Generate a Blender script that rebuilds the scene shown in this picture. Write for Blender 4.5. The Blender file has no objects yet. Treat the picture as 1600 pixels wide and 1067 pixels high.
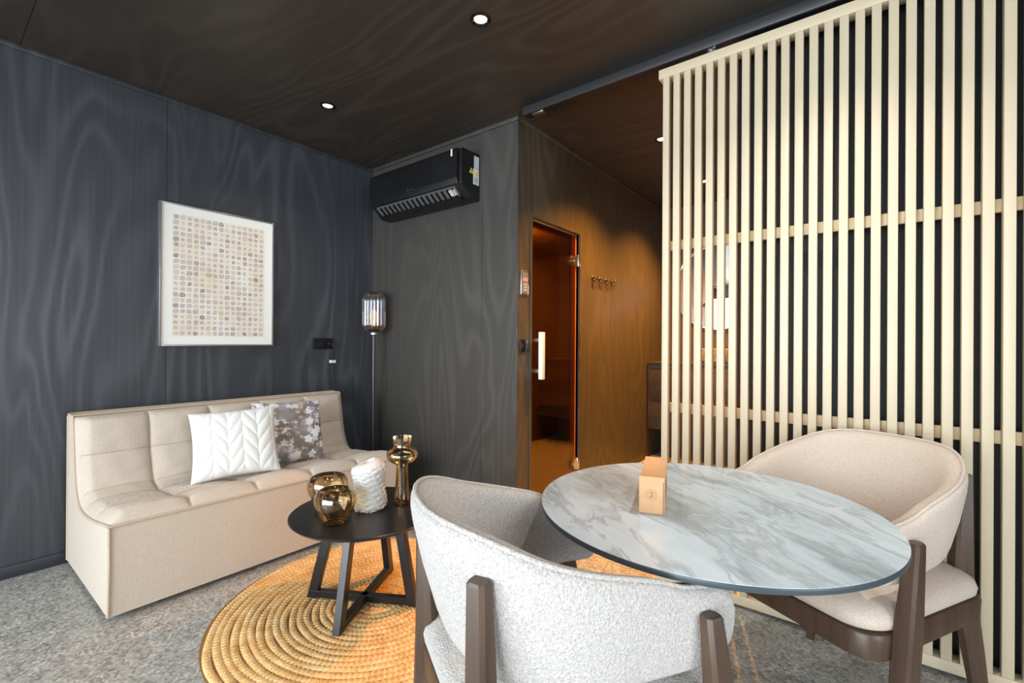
import bpy, bmesh, math, random
from mathutils import Vector, Matrix
random.seed(7)
PI = math.pi
S = bpy.context.scene
COL = S.collection

# ------------------------------------------------------------------ camera
F_PX, YAW, PITCH, ROLL = 723.73, 0.6584, 0.0015, 0.0059
CAM = Vector((3.3637, -2.3935, 1.18))
fw = Vector((-math.sin(YAW)*math.cos(PITCH), math.cos(YAW)*math.cos(PITCH), math.sin(PITCH)))
rt = fw.cross(Vector((0, 0, 1))).normalized()
up = rt.cross(fw)
rt2 = rt*math.cos(ROLL) + up*math.sin(ROLL)
up2 = -rt*math.sin(ROLL) + up*math.cos(ROLL)
cd = bpy.data.cameras.new('camera')
cam = bpy.data.objects.new('camera', cd)
COL.objects.link(cam)
cd.sensor_fit = 'HORIZONTAL'; cd.sensor_width = 36.0
cd.lens = 36.0*F_PX/1600.0
cd.clip_start = 0.02
M = Matrix((( rt2.x, up2.x, -fw.x, CAM.x), (rt2.y, up2.y, -fw.y, CAM.y), (rt2.z, up2.z, -fw.z, CAM.z), (0, 0, 0, 1)))
cam.matrix_world = M
S.camera = cam

# ------------------------------------------------------------------ world, daylight, exposure
S.view_settings.view_transform = 'Standard'
S.view_settings.look = 'None'
S.view_settings.gamma = 1.0
S.view_settings.use_curve_mapping = False
S.view_settings.exposure = 0.7
W = bpy.data.worlds.new('World'); S.world = W; W.use_nodes = True
W.node_tree.nodes['Background'].inputs[0].default_value = (0.78, 0.88, 1.0, 1)
W.node_tree.nodes['Background'].inputs[1].default_value = 1.2

def area_light(name, loc, rot, sx, sy, power, color):
    l = bpy.data.lights.new(name, 'AREA'); l.shape = 'RECTANGLE'; l.size = sx; l.size_y = sy
    l.energy = power; l.color = color
    o = bpy.data.objects.new(name, l); COL.objects.link(o); o.location = loc; o.rotation_euler = rot
    return o
# daylight entering through the glazed front of the room and the side window
area_light('daylight_front', (2.5, -5.34, 1.25), (PI/2, 0, 0), 4.4, 2.3, 215, (0.93, 0.97, 1.0))
area_light('daylight_side', (5.74, -2.3, 1.45), (0, PI/2, 0), 2.2, 1.7, 48, (0.97, 0.98, 1.0))

# ------------------------------------------------------------------ helpers
def srgb(r, g, b):
    f = lambda c: (c/255/12.92) if c/255 <= 0.04045 else ((c/255+0.055)/1.055)**2.4
    return (f(r), f(g), f(b))

def new_mat(name):
    m = bpy.data.materials.new(name); m.use_nodes = True
    return m, m.node_tree, m.node_tree.nodes['Principled BSDF']

def pmat(name, col, rough=0.5, metal=0.0, bump=None, spec=0.5, emit=None, estr=0, var=0.0, vscale=8.0, sheen=0.0):
    m, t, b = new_mat(name)
    b.inputs['Base Color'].default_value = (*col, 1)
    b.inputs['Roughness'].default_value = rough
    b.inputs['Metallic'].default_value = metal
    b.inputs['Specular IOR Level'].default_value = spec
    if sheen: b.inputs['Sheen Weight'].default_value = sheen
    if emit:
        b.inputs['Emission Color'].default_value = (*emit, 1); b.inputs['Emission Strength'].default_value = estr
    if bump or var:
        tc = t.nodes.new('ShaderNodeTexCoord')
    if bump:
        sc, st, dist = bump
        n = t.nodes.new('ShaderNodeTexNoise'); n.inputs['Scale'].default_value = sc; n.inputs['Detail'].default_value = 3
        bp = t.nodes.new('ShaderNodeBump'); bp.inputs['Strength'].default_value = st; bp.inputs['Distance'].default_value = dist
        t.links.new(tc.outputs['Object'], n.inputs['Vector']); t.links.new(n.outputs['Fac'], bp.inputs['Height'])
        t.links.new(bp.outputs['Normal'], b.inputs['Normal'])
    if var:
        n2 = t.nodes.new('ShaderNodeTexNoise'); n2.inputs['Scale'].default_value = vscale; n2.inputs['Detail'].default_value = 5
        r = t.nodes.new('ShaderNodeValToRGB')
        r.color_ramp.elements[0].position = 0.3; r.color_ramp.elements[1].position = 0.7
        r.color_ramp.elements[0].color = (*[c*(1-var) for c in col], 1); r.color_ramp.elements[1].color = (*[min(1, c*(1+var)) for c in col], 1)
        t.links.new(tc.outputs['Object'], n2.inputs['Vector']); t.links.new(n2.outputs['Fac'], r.inputs[0]); t.links.new(r.outputs[0], b.inputs['Base Color'])
    return m

def math_node(t, op, a=None, b=None, c=None):
    n = t.nodes.new('ShaderNodeMath'); n.operation = op
    for i, v in enumerate((a, b, c)):
        if v is None: continue
        if isinstance(v, (int, float)): n.inputs[i].default_value = v
        else: t.links.new(v, n.inputs[i])
    return n.outputs[0]

def ramp(t, fac, stops):
    r = t.nodes.new('ShaderNodeValToRGB'); e = r.color_ramp.elements
    while len(e) < len(stops): e.new(0.5)
    for el, (p, c) in zip(e, stops): el.position = p; el.color = (*c, 1)
    t.links.new(fac, r.inputs[0]); return r.outputs[0]

def mapped(t, scale, coord='Object', rot=(0, 0, 0)):
    tc = t.nodes.new('ShaderNodeTexCoord'); mp = t.nodes.new('ShaderNodeMapping')
    mp.inputs['Scale'].default_value = scale; mp.inputs['Rotation'].default_value = rot
    t.links.new(tc.outputs[coord], mp.inputs['Vector']); return mp.outputs[0]

def noise(t, vec, scale, detail=4, rough=0.5, dist=0.0):
    n = t.nodes.new('ShaderNodeTexNoise'); n.inputs['Scale'].default_value = scale; n.inputs['Detail'].default_value = detail
    n.inputs['Roughness'].default_value = rough; n.inputs['Distortion'].default_value = dist
    t.links.new(vec, n.inputs['Vector']); return n.outputs['Fac']

def bump(t, b, height, strength, dist):
    bp = t.nodes.new('ShaderNodeBump'); bp.inputs['Strength'].default_value = strength; bp.inputs['Distance'].default_value = dist
    t.links.new(height, bp.inputs['Height']); t.links.new(bp.outputs['Normal'], b.inputs['Normal'])

def plywood(name, dark, light, axis, rough=0.42, spec=0.5):
    """stained plywood: flame grain (contours of a stretched noise) and fine fibres along one axis"""
    m, t, b = new_mat(name)
    st = [1.0, 1.0, 1.0]; st[axis] = 0.22
    fib = [70.0, 70.0, 70.0]; fib[axis] = 1.5
    v = noise(t, mapped(t, st), 1.9, 2, 0.45, 0.4)
    w = math_node(t, 'SINE', math_node(t, 'MULTIPLY', v, 95.0))
    w01 = math_node(t, 'MULTIPLY_ADD', w, 0.5, 0.5)
    w01 = math_node(t, 'POWER', w01, 2.2)
    patch = noise(t, mapped(t, st), 1.3, 2)
    pm = math_node(t, 'MULTIPLY', w01, math_node(t, 'SMOOTH_MIN', math_node(t, 'MULTIPLY_ADD', patch, 3.0, -1.0), 1.0, 0.2))
    f = noise(t, mapped(t, fib), 1.0, 3)
    fac = math_node(t, 'ADD', math_node(t, 'MULTIPLY', pm, 0.55), math_node(t, 'MULTIPLY', f, 0.5))
    c = ramp(t, fac, [(0.15, dark), (0.85, light)])
    t.links.new(c, b.inputs['Base Color'])
    r = ramp(t, fac, [(0.1, (rough+.06,)*3), (0.9, (rough-.06,)*3)])
    t.links.new(r, b.inputs['Roughness'])
    b.inputs['Specular IOR Level'].default_value = spec
    bump(t, b, fac, 0.12, 0.002)
    return m

def obj(name, verts, faces, mat, parent=None, smooth=False, auto=None):
    me = bpy.data.meshes.new(name); me.from_pydata([tuple(v) for v in verts], [], faces); me.update()
    return link(name, me, mat, parent, smooth, auto)

def link(name, me, mat, parent=None, smooth=False, auto=None):
    if mat: me.materials.append(mat)
    if smooth:
        me.polygons.foreach_set('use_smooth', [True]*len(me.polygons))
        if auto: me.set_sharp_from_angle(angle=math.radians(auto))
    o = bpy.data.objects.new(name, me); COL.objects.link(o)
    if parent: o.parent = parent
    return o

def bm_obj(name, bm, mat, parent=None, smooth=False, auto=None):
    bmesh.ops.recalc_face_normals(bm, faces=bm.faces[:])
    me = bpy.data.meshes.new(name); bm.to_mesh(me); bm.free()
    return link(name, me, mat, parent, smooth, auto)

def bm_box(bm, x0, x1, y0, y1, z0, z1, bev=0.0, seg=2):
    r = bmesh.ops.create_cube(bm, size=1.0)
    vs = r['verts']
    for v in vs:
        v.co = Vector((x0 + (v.co.x+.5)*(x1-x0), y0 + (v.co.y+.5)*(y1-y0), z0 + (v.co.z+.5)*(z1-z0)))
    if bev:
        ed = list({e for v in vs for e in v.link_edges})
        bmesh.ops.bevel(bm, geom=ed, offset=bev, segments=seg, profile=0.5, affect='EDGES')

def box(name, x0, x1, y0, y1, z0, z1, mat, parent=None, bev=0.0, seg=2):
    bm = bmesh.new(); bm_box(bm, x0, x1, y0, y1, z0, z1, bev, seg)
    return bm_obj(name, bm, mat, parent, smooth=bev > 0, auto=40)

def grid_faces(nu, nv, close_u=False, close_v=False, off=0):
    fs = []
    for i in range(nu if close_u else nu-1):
        for j in range(nv if close_v else nv-1):
            a = i*nv+j; b2 = ((i+1) % nu)*nv+j; c = ((i+1) % nu)*nv+(j+1) % nv; d = i*nv+(j+1) % nv
            fs.append((a+off, b2+off, c+off, d+off))
    return fs

def lathe(name, prof, mat, parent=None, n=48, loc=(0, 0, 0), rad=None, auto=50, loop=False):
    """prof: (r, z) list; rad(ang, z, r) may modulate the radius"""
    vs = []
    for i in range(n):
        a = 2*PI*i/n
        for r, z in prof:
            rr = rad(a, z, r) if rad else r
            vs.append((loc[0]+rr*math.cos(a), loc[1]+rr*math.sin(a), loc[2]+z))
    k = len(prof); fs = grid_faces(n, k, close_u=True, close_v=loop)
    bm = bmesh.new(); bv = [bm.verts.new(v) for v in vs]
    for f in fs:
        try: bm.faces.new([bv[i] for i in f])
        except ValueError: pass
    bmesh.ops.remove_doubles(bm, verts=bm.verts[:], dist=1e-5)
    return bm_obj(name, bm, mat, parent, smooth=True, auto=auto)

def tube(name, pts, rad, mat, parent=None, sides=8, closed=False):
    pts = [Vector(p) for p in pts]; n = len(pts); vs = []
    prev = None
    for i, p in enumerate(pts):
        if closed: d = pts[(i+1) % n]-pts[i-1]
        else: d = pts[min(i+1, n-1)]-pts[max(i-1, 0)]
        d.normalize()
        if prev is None:
            a = d.orthogonal().normalized()
        else:
            a = (prev - d*prev.dot(d)).normalized()
        prev = a; b2 = d.cross(a)
        r = rad(i/(n-1)) if callable(rad) else rad
        for k in range(sides):
            an = 2*PI*k/sides; vs.append(p + a*r*math.cos(an) + b2*r*math.sin(an))
    fs = grid_faces(n, sides, close_u=closed, close_v=True)
    if not closed: fs += [tuple(range(sides))[::-1], tuple((n-1)*sides+k for k in range(sides))]
    bm = bmesh.new(); bv = [bm.verts.new(v) for v in vs]
    for f in fs: bm.faces.new([bv[i] for i in f])
    return bm_obj(name, bm, mat, parent, smooth=True, auto=50)

def beam(bm, secs, bev=0.006):
    """loft of rectangular sections: (centre, half_x_vec, half_y_vec)"""
    rings = []
    for c, hx, hy in secs:
        c, hx, hy = Vector(c), Vector(hx), Vector(hy); ring = []
        lx, ly = hx.length, hy.length
        kx, ky = 1-bev/lx, 1-bev/ly
        for sx, sy in ((kx, 1), (1, ky), (1, -ky), (kx, -1), (-kx, -1), (-1, -ky), (-1, ky), (-kx, 1)):
            ring.append(bm.verts.new(c+hx*sx+hy*sy))
        rings.append(ring)
    for a, b2 in zip(rings, rings[1:]):
        for k in range(8): bm.faces.new((a[k], a[(k+1) % 8], b2[(k+1) % 8], b2[k]))
    bm.faces.new(rings[0]); bm.faces.new(rings[-1])

def empty(name, loc=(0, 0, 0), rz=0.0):
    o = bpy.data.objects.new(name, None); COL.objects.link(o); o.location = loc; o.rotation_euler = (0, 0, rz)
    o.empty_display_size = 0.1
    return o

def tag(o, label, cat, group=None):
    o['label'] = label; o['category'] = cat
    if group: o['group'] = group
    return o

def struct(o, label=None):
    o['kind'] = 'structure'
    if label: o['label'] = label; 
    return o

# ------------------------------------------------------------------ materials
M_WALL = plywood('stained_plywood_wall', (0.032, 0.036, 0.044), (0.080, 0.088, 0.102), 2, 0.40)
M_WALLB_LIT = plywood('stained_plywood_back_lit', (0.047, 0.044, 0.041), (0.076, 0.071, 0.065), 2, 0.42)  # same paint as the sofa wall, with its lit tone put into the colour
M_HALL_LIT = plywood('stained_plywood_hall_warm_lit', (0.060, 0.049, 0.037), (0.100, 0.080, 0.057), 2, 0.48)  # dark grey plywood; the warm hall light is partly put into its colour
M_CEIL = plywood('stained_plywood_ceiling', (0.034, 0.027, 0.022), (0.058, 0.047, 0.038), 0, 0.42)
M_BASE = pmat('baseboard_paint', (0.030, 0.036, 0.046), 0.4)
M_BLACKWALL = pmat('black_wall_paint', (0.012, 0.012, 0.013), 0.55)
M_PLAIN = pmat('outer_wall_paint', (0.55, 0.54, 0.52), 0.6, var=0.05)
M_BLACK = pmat('black_plastic', (0.009, 0.009, 0.010), 0.30)
M_BLACKG = pmat('black_gloss', (0.006, 0.006, 0.007), 0.14)
M_TRACK = pmat('grey_track', (0.075, 0.075, 0.080), 0.38, 0.6)
M_STEEL = pmat('brushed_steel', (0.62, 0.60, 0.57), 0.28, 1.0)
M_CHROME = pmat('chrome', (0.8, 0.8, 0.8), 0.1, 1.0)
M_BRONZE = pmat('bronze', (0.16, 0.12, 0.085), 0.35, 0.9)
M_CREAM = pmat('cream_paint', srgb(206, 190, 163), 0.45, bump=(60, 0.06, 0.001), var=0.03, vscale=3)
M_CREAMB = pmat('unpainted_batten', srgb(196, 172, 136), 0.55, var=0.06, vscale=14)
M_BLACKWOOD = pmat('black_stained_oak', (0.011, 0.011, 0.013), 0.30, bump=(90, 0.08, 0.001))
M_WHITE = pmat('white_plastic', (0.78, 0.77, 0.74), 0.35)
M_LABEL = pmat('label_print', (0.55, 0.62, 0.68), 0.4, var=0.35, vscale=160)
M_YELLOW = pmat('warning_yellow', (0.85, 0.58, 0.03), 0.4)
M_KRAFT = pmat('kraft_card', srgb(205, 160, 118), 0.6, var=0.05, vscale=40)
M_KRAFTD = pmat('kraft_print', srgb(120, 84, 62), 0.6)
M_PURPLE = pmat('purple_print', srgb(128, 92, 96), 0.5, var=0.3, vscale=60)

def floor_mat():
    m, t, b = new_mat('speckled_vinyl')
    vec = mapped(t, (1, 1, 1))
    a = noise(t, vec, 13, 6, 0.65); c = noise(t, vec, 80, 3, 0.6)
    vo = t.nodes.new('ShaderNodeTexVoronoi'); vo.inputs['Scale'].default_value = 105; t.links.new(vec, vo.inputs['Vector'])
    wn = t.nodes.new('ShaderNodeSeparateColor'); t.links.new(vo.outputs['Color'], wn.inputs[0])
    fac = math_node(t, 'ADD', math_node(t, 'MULTIPLY', a, 0.35), math_node(t, 'ADD', math_node(t, 'MULTIPLY', c, 0.35), math_node(t, 'MULTIPLY', wn.outputs[0], 0.3)))
    col = ramp(t, fac, [(0.30, (0.15, 0.147, 0.138)), (0.46, (0.33, 0.327, 0.31)), (0.60, (0.43, 0.425, 0.405)), (0.74, (0.68, 0.66, 0.62))])
    t.links.new(col, b.inputs['Base Color']); b.inputs['Roughness'].default_value = 0.42
    bump(t, b, c, 0.08, 0.002)
    return m
M_FLOOR = floor_mat()

def fabric(name, c0, c1, scale, strength, dist, weave=False, sheen=0.15):
    m, t, b = new_mat(name)
    vec = mapped(t, (1, 1, 1))
    n = noise(t, vec, scale, 3, 0.7)
    h = n
    if weave:
        w1 = t.nodes.new('ShaderNodeTexWave'); w1.inputs['Scale'].default_value = 95; w1.inputs['Distortion'].default_value = 1.5
        w1.bands_direction = 'Z'; t.links.new(vec, w1.inputs['Vector'])
        w2 = t.nodes.new('ShaderNodeTexWave'); w2.inputs['Scale'].default_value = 95; w2.inputs['Distortion'].default_value = 1.5
        w2.bands_direction = 'Y'; t.links.new(vec, w2.inputs['Vector'])
        h = math_node(t, 'ADD', math_node(t, 'MULTIPLY', math_node(t, 'MULTIPLY', w1.outputs['Fac'], w2.outputs['Fac']), 0.5), math_node(t, 'MULTIPLY', n, 0.6))
    t.links.new(ramp(t, h, [(0.25, c0), (0.75, c1)]), b.inputs['Base Color'])
    b.inputs['Roughness'].default_value = 0.9; b.inputs['Specular IOR Level'].default_value = 0.2
    b.inputs['Sheen Weight'].default_value = sheen
    bump(t, b, h, strength, dist)
    return m
M_SOFA = fabric('beige_sofa_weave', srgb(192, 178, 163), srgb(225, 213, 199), 130, 0.35, 0.003, True)
M_PIPE = fabric('beige_piping', srgb(176, 158, 138), srgb(205, 188, 168), 200, 0.2, 0.002)
M_BOUCLE = fabric('white_boucle', srgb(174, 166, 162), srgb(236, 231, 227), 210, 1.0, 0.008)
M_FELT = fabric('beige_felt', srgb(186, 168, 154), srgb(222, 206, 192), 260, 0.45, 0.003)
M_WPILLOW = fabric('white_knit', srgb(214, 214, 212), srgb(232, 232, 230), 220, 0.2, 0.002)

def wood(name, dark, light, axis=2, rough=0.38, sc=1.0):
    m, t, b = new_mat(name)
    s = [28.0*sc]*3; s[axis] = 2.0*sc
    f = noise(t, mapped(t, s), 1.0, 4, 0.6, 0.6)
    t.links.new(ramp(t, f, [(0.25, dark), (0.75, light)]), b.inputs['Base Color'])
    b.inputs['Roughness'].default_value = rough
    bump(t, b, f, 0.1, 0.001)
    return m
M_WALNUT = wood('dark_walnut', (0.042, 0.023, 0.014), (0.104, 0.060, 0.037))
M_PINE = wood('sauna_pine', (0.36, 0.17, 0.060), (0.55, 0.29, 0.11), 2, 0.5, 0.6)
M_VANITY = wood('dark_vanity_oak', (0.026, 0.020, 0.015), (0.058, 0.045, 0.033), 0, 0.5)

def glassy(name, tint, gloss, rough=0.03, gcol=(1, 1, 1), base=0.06):
    """thin tinted glass: tinted see-through plus a fresnel reflection"""
    m = bpy.data.materials.new(name); m.use_nodes = True; t = m.node_tree
    for n in list(t.nodes):
        if n.type != 'OUTPUT_MATERIAL': t.nodes.remove(n)
    out = [n for n in t.nodes if n.type == 'OUTPUT_MATERIAL'][0]
    tr = t.nodes.new('ShaderNodeBsdfTransparent'); tr.inputs[0].default_value = (*tint, 1)
    gl = t.nodes.new('ShaderNodeBsdfGlossy'); gl.inputs['Color'].default_value = (*gcol, 1); gl.inputs['Roughness'].default_value = rough
    lw = t.nodes.new('ShaderNodeFresnel'); lw.inputs[0].default_value = 1.5
    fac = math_node(t, 'MINIMUM', math_node(t, 'MULTIPLY_ADD', lw.outputs[0], gloss, base), 0.95)
    mx = t.nodes.new('ShaderNodeMixShader')
    t.links.new(fac, mx.inputs[0]); t.links.new(tr.outputs[0], mx.inputs[1]); t.links.new(gl.outputs[0], mx.inputs[2]); t.links.new(mx.outputs[0], out.inputs[0])
    return m
M_BRONZEGLASS = glassy('bronze_door_glass', (0.80, 0.54, 0.24), 0.9, 0.02, base=0.0)
M_AMBER = glassy('amber_lustre_glass', (0.80, 0.68, 0.51), 1.1, 0.03, (1.0, 0.90, 0.74), 0.07)
M_SMOKE = glassy('smoked_ribbed_glass', (0.44, 0.44, 0.44), 1.2, 0.012, (0.95, 0.95, 1.0), 0.10)
M_PANE = glassy('window_glass', (0.96, 0.98, 0.98), 0.8, 0.0, base=0.0)

def marble():
    m, t, b = new_mat('grey_blue_marble')
    vec = mapped(t, (1.0, 1.0, 1.0), rot=(0, 0, math.radians(38)))
    mp = t.nodes.new('ShaderNodeMapping'); mp.inputs['Scale'].default_value = (1.0, 3.2, 1.0); t.links.new(vec, mp.inputs['Vector'])
    v = mp.outputs[0]
    w = t.nodes.new('ShaderNodeTexNoise'); w.inputs['Scale'].default_value = 2.2; w.inputs['Detail'].default_value = 5; t.links.new(v, w.inputs['Vector'])
    add = t.nodes.new('ShaderNodeMixRGB'); add.blend_type = 'LINEAR_LIGHT'; add.inputs[0].default_value = 0.30
    t.links.new(v, add.inputs[1]); t.links.new(w.outputs['Color'], add.inputs[2])
    a = noise(t, add.outputs[0], 1.5, 9, 0.62, 0.3)
    b2 = noise(t, add.outputs[0], 2.4, 7, 0.58, 0.8)
    vein = math_node(t, 'ABSOLUTE', math_node(t, 'SUBTRACT', b2, 0.5))
    vm = math_node(t, 'SUBTRACT', 1.0, math_node(t, 'MINIMUM', math_node(t, 'MULTIPLY', vein, 22.0), 1.0))
    base = ramp(t, a, [(0.26, srgb(112, 124, 130)), (0.38, srgb(158, 173, 182)), (0.50, srgb(190, 206, 218)), (0.70, srgb(216, 228, 238))])
    mx = t.nodes.new('ShaderNodeMixRGB'); t.links.new(math_node(t, 'MULTIPLY', vm, 0.45), mx.inputs[0]); t.links.new(base, mx.inputs[1])
    mx.inputs[2].default_value = (*srgb(116, 120, 118), 1)
    t.links.new(mx.outputs[0], b.inputs['Base Color'])
    b.inputs['Roughness'].default_value = 0.24; b.inputs['Specular IOR Level'].default_value = 0.45
    return m
M_MARBLE = marble()

def jute():
    m, t, b = new_mat('jute_braid')
    vec = mapped(t, (1, 1, 1))
    a = noise(t, vec, 16, 5, 0.6); f = noise(t, vec, 190, 3, 0.6)
    fac = math_node(t, 'ADD', math_node(t, 'MULTIPLY', a, 0.45), math_node(t, 'MULTIPLY', f, 0.55))
    t.links.new(ramp(t, fac, [(0.30, srgb(164, 112, 58)), (0.45, srgb(228, 180, 116)), (0.66, srgb(250, 220, 170))]), b.inputs['Base Color'])
    b.inputs['Roughness'].default_value = 0.85; b.inputs['Specular IOR Level'].default_value = 0.2
    bump(t, b, f, 0.7, 0.004)
    return m
M_JUTE = jute()

def art_print():
    """cream sheet with 15 x 22 irregular mauve-grey stamps"""
    m, t, b = new_mat('stamped_print')
    tc = t.nodes.new('ShaderNodeTexCoord'); sx = t.nodes.new('ShaderNodeSeparateXYZ'); t.links.new(tc.outputs['UV'], sx.inputs[0])
    nz = t.nodes.new('ShaderNodeTexNoise'); nz.inputs['Scale'].default_value = 26; nz.inputs['Detail'].default_value = 3; t.links.new(tc.outputs['UV'], nz.inputs['Vector'])
    wob = math_node(t, 'MULTIPLY_ADD', nz.outputs['Fac'], 0.5, -0.25)
    u = math_node(t, 'ADD', math_node(t, 'MULTIPLY', sx.outputs[0], 15.0), wob)
    v = math_node(t, 'ADD', math_node(t, 'MULTIPLY', sx.outputs[1], 22.0), wob)
    fu, fv = math_node(t, 'FLOOR', u), math_node(t, 'FLOOR', v)
    cb = t.nodes.new('ShaderNodeCombineXYZ'); t.links.new(fu, cb.inputs[0]); t.links.new(fv, cb.inputs[1])
    wn = t.nodes.new('ShaderNodeTexWhiteNoise'); t.links.new(cb.outputs[0], wn.inputs['Vector'])
    sp = t.nodes.new('ShaderNodeSeparateColor'); t.links.new(wn.outputs['Color'], sp.inputs[0])
    du = math_node(t, 'ABSOLUTE', math_node(t, 'SUBTRACT', math_node(t, 'FRACT', u), 0.5))
    dv = math_node(t, 'ABSOLUTE', math_node(t, 'SUBTRACT', math_node(t, 'FRACT', v), 0.5))
    d = math_node(t, 'POWER', math_node(t, 'ADD', math_node(t, 'POWER', du, 3.0), math_node(t, 'POWER', dv, 3.0)), 0.3333)
    size = math_node(t, 'MULTIPLY_ADD', sp.outputs[0], 0.15, 0.25)
    inside = math_node(t, 'LESS_THAN', d, size)
    ring = math_node(t, 'LESS_THAN', math_node(t, 'SUBTRACT', size, d), 0.10)
    dens = math_node(t, 'MULTIPLY', math_node(t, 'MULTIPLY_ADD', sp.outputs[1], 0.6, 0.4), math_node(t, 'MULTIPLY_ADD', ring, 0.35, 0.65))
    alpha = math_node(t, 'MULTIPLY', inside, dens)
    big = noise(t, tc.outputs['UV'], 3.0, 3)
    paper = ramp(t, big, [(0.35, srgb(228, 214, 194)), (0.62, srgb(234, 228, 220))])
    ink = ramp(t, sp.outputs[2], [(0.0, srgb(96, 92, 100)), (0.5, srgb(150, 144, 152)), (1.0, srgb(188, 180, 184))])
    mx = t.nodes.new('ShaderNodeMixRGB'); t.links.new(alpha, mx.inputs[0]); t.links.new(paper, mx.inputs[1]); t.links.new(ink, mx.inputs[2])
    t.links.new(mx.outputs[0], b.inputs['Base Color']); b.inputs['Roughness'].default_value = 0.6
    return m
M_ART = art_print()
M_MATBOARD = pmat('white_matboard', (0.86, 0.85, 0.82), 0.7)
M_FRAME = pmat('silver_frame', (0.33, 0.33, 0.33), 0.35, 0.7)

def floral():
    m, t, b = new_mat('blossom_print')
    tc = t.nodes.new('ShaderNodeTexCoord')
    bg = noise(t, tc.outputs['UV'], 3.2, 4, 0.6, 0.4)
    col = ramp(t, bg, [(0.3, srgb(96, 84, 76)), (0.48, srgb(134, 128, 130)), (0.62, srgb(160, 158, 166)), (0.75, srgb(150, 124, 104))])
    for k, (sc, cc, off, thr) in enumerate(((12.0, srgb(208, 176, 152), 7.1, 0.45), (15.0, srgb(226, 200, 120), 9.3, 0.80), (7.5, srgb(222, 218, 228), 0.0, 0.30), (6.0, srgb(244, 242, 248), 3.7, 0.30))):
        mp = t.nodes.new('ShaderNodeMapping'); mp.inputs['Location'].default_value = (off, off*1.3, 0); mp.inputs['Scale'].default_value = (sc, sc, 1)
        dn = t.nodes.new('ShaderNodeTexNoise'); dn.inputs['Scale'].default_value = 14; dn.inputs['Detail'].default_value = 2; t.links.new(tc.outputs['UV'], dn.inputs['Vector'])
        dm = t.nodes.new('ShaderNodeMixRGB'); dm.blend_type = 'LINEAR_LIGHT'; dm.inputs[0].default_value = 0.035; t.links.new(tc.outputs['UV'], dm.inputs[1]); t.links.new(dn.outputs['Color'], dm.inputs[2])
        t.links.new(dm.outputs[0], mp.inputs['Vector'])
        vo = t.nodes.new('ShaderNodeTexVoronoi'); vo.voronoi_dimensions = '2D'; vo.inputs['Scale'].default_value = 1.0; vo.inputs['Randomness'].default_value = 0.8
        t.links.new(mp.outputs[0], vo.inputs['Vector'])
        sub = t.nodes.new('ShaderNodeVectorMath'); sub.operation = 'SUBTRACT'; t.links.new(mp.outputs[0], sub.inputs[0]); t.links.new(vo.outputs['Position'], sub.inputs[1])
        sx = t.nodes.new('ShaderNodeSeparateXYZ'); t.links.new(sub.outputs[0], sx.inputs[0])
        ang = math_node(t, 'ARCTAN2', sx.outputs[1], sx.outputs[0])
        sp = t.nodes.new('ShaderNodeSeparateColor'); t.links.new(vo.outputs['Color'], sp.inputs[0])
        pet = math_node(t, 'ABSOLUTE', math_node(t, 'COSINE', math_node(t, 'MULTIPLY_ADD', ang, 2.5, math_node(t, 'MULTIPLY', sp.outputs[0], 6.0))))
        rad = math_node(t, 'MULTIPLY_ADD', pet, 0.20, 0.20)
        ins = math_node(t, 'LESS_THAN', vo.outputs['Distance'], rad)
        keep = math_node(t, 'GREATER_THAN', sp.outputs[1], thr)
        cl = math_node(t, 'GREATER_THAN', noise(t, mp.outputs[0], 0.35, 2), 0.44)
        mx = t.nodes.new('ShaderNodeMixRGB'); t.links.new(math_node(t, 'MULTIPLY', math_node(t, 'MULTIPLY', ins, keep), math_node(t, 'MULTIPLY', cl, 0.88)), mx.inputs[0])
        t.links.new(col, mx.inputs[1]); mx.inputs[2].default_value = (*cc, 1); col = mx.outputs[0]
    t.links.new(col, b.inputs['Base Color']); b.inputs['Roughness'].default_value = 0.42
    return m
M_FLORAL = floral()

# ================================================================== SETTING
XR, YF, ZC = 5.6, -5.2, 2.645       # right wall, front wall, ceiling
X1, X2, YB = 1.552, 2.862, 2.66     # hall left wall, hall right wall, hall end
G = 0.0012
fl = struct(box('floor', -0.1, XR+0.1, YF-0.1, YB+0.1, -0.08, 0.0, M_FLOOR), 'grey speckled vinyl floor')

def panel_x(parent, x0, x1, y0, y1, z0, z1, mat): return box('panel', x0, x1, y0+G, y1-G, z0, z1, mat, parent)
def panel_y(parent, x0, x1, y0, y1, z0, z1, mat): return box('panel', x0+G, x1-G, y0, y1, z0, z1, mat, parent)

wl = struct(box('wall_left', -0.10, -0.0125, YF, 0.06, 0, ZC, M_BLACK), 'dark blue-grey stained plywood wall behind the sofa')
ys = [YF, -2.75, -1.461, -0.172, 0.0]
for a, b in zip(ys, ys[1:]): panel_x(wl, -0.012, 0.0, a, b, 0.0, ZC, M_WALL)
wb = struct(box('wall_back', -0.0125, X1-0.0125, 0.0125, 0.05, 0, ZC, M_BLACK), 'dark grey plywood wall under the air conditioner')
xs = [0.0, 1.246, X1]
for a, b in zip(xs, xs[1:]): panel_y(wb, a, b, 0.0, 0.012, 0.0, ZC, M_WALLB_LIT)
DY0, DY1, DZ = 0.150, 0.815, 2.035   # sauna door opening in the hall wall
wh = struct(box('wall_hall', X1-0.06, X1-0.0125, DY1, YB, 0, ZC, M_BLACK), 'dark stained hall wall beside the sauna door')
panel_x(wh, X1-0.012, X1, 0.0, DY0-0.012, 0, ZC, M_HALL_LIT)
panel_x(wh, X1-0.012, X1, DY0-0.012, DY1+0.012, DZ+0.012, ZC, M_HALL_LIT)
panel_x(wh, X1-0.012, X1, DY1+0.012, 1.75, 0, ZC, M_HALL_LIT)
panel_x(wh, X1-0.012, X1, 1.75, YB, 0, ZC, M_HALL_LIT)
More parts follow.
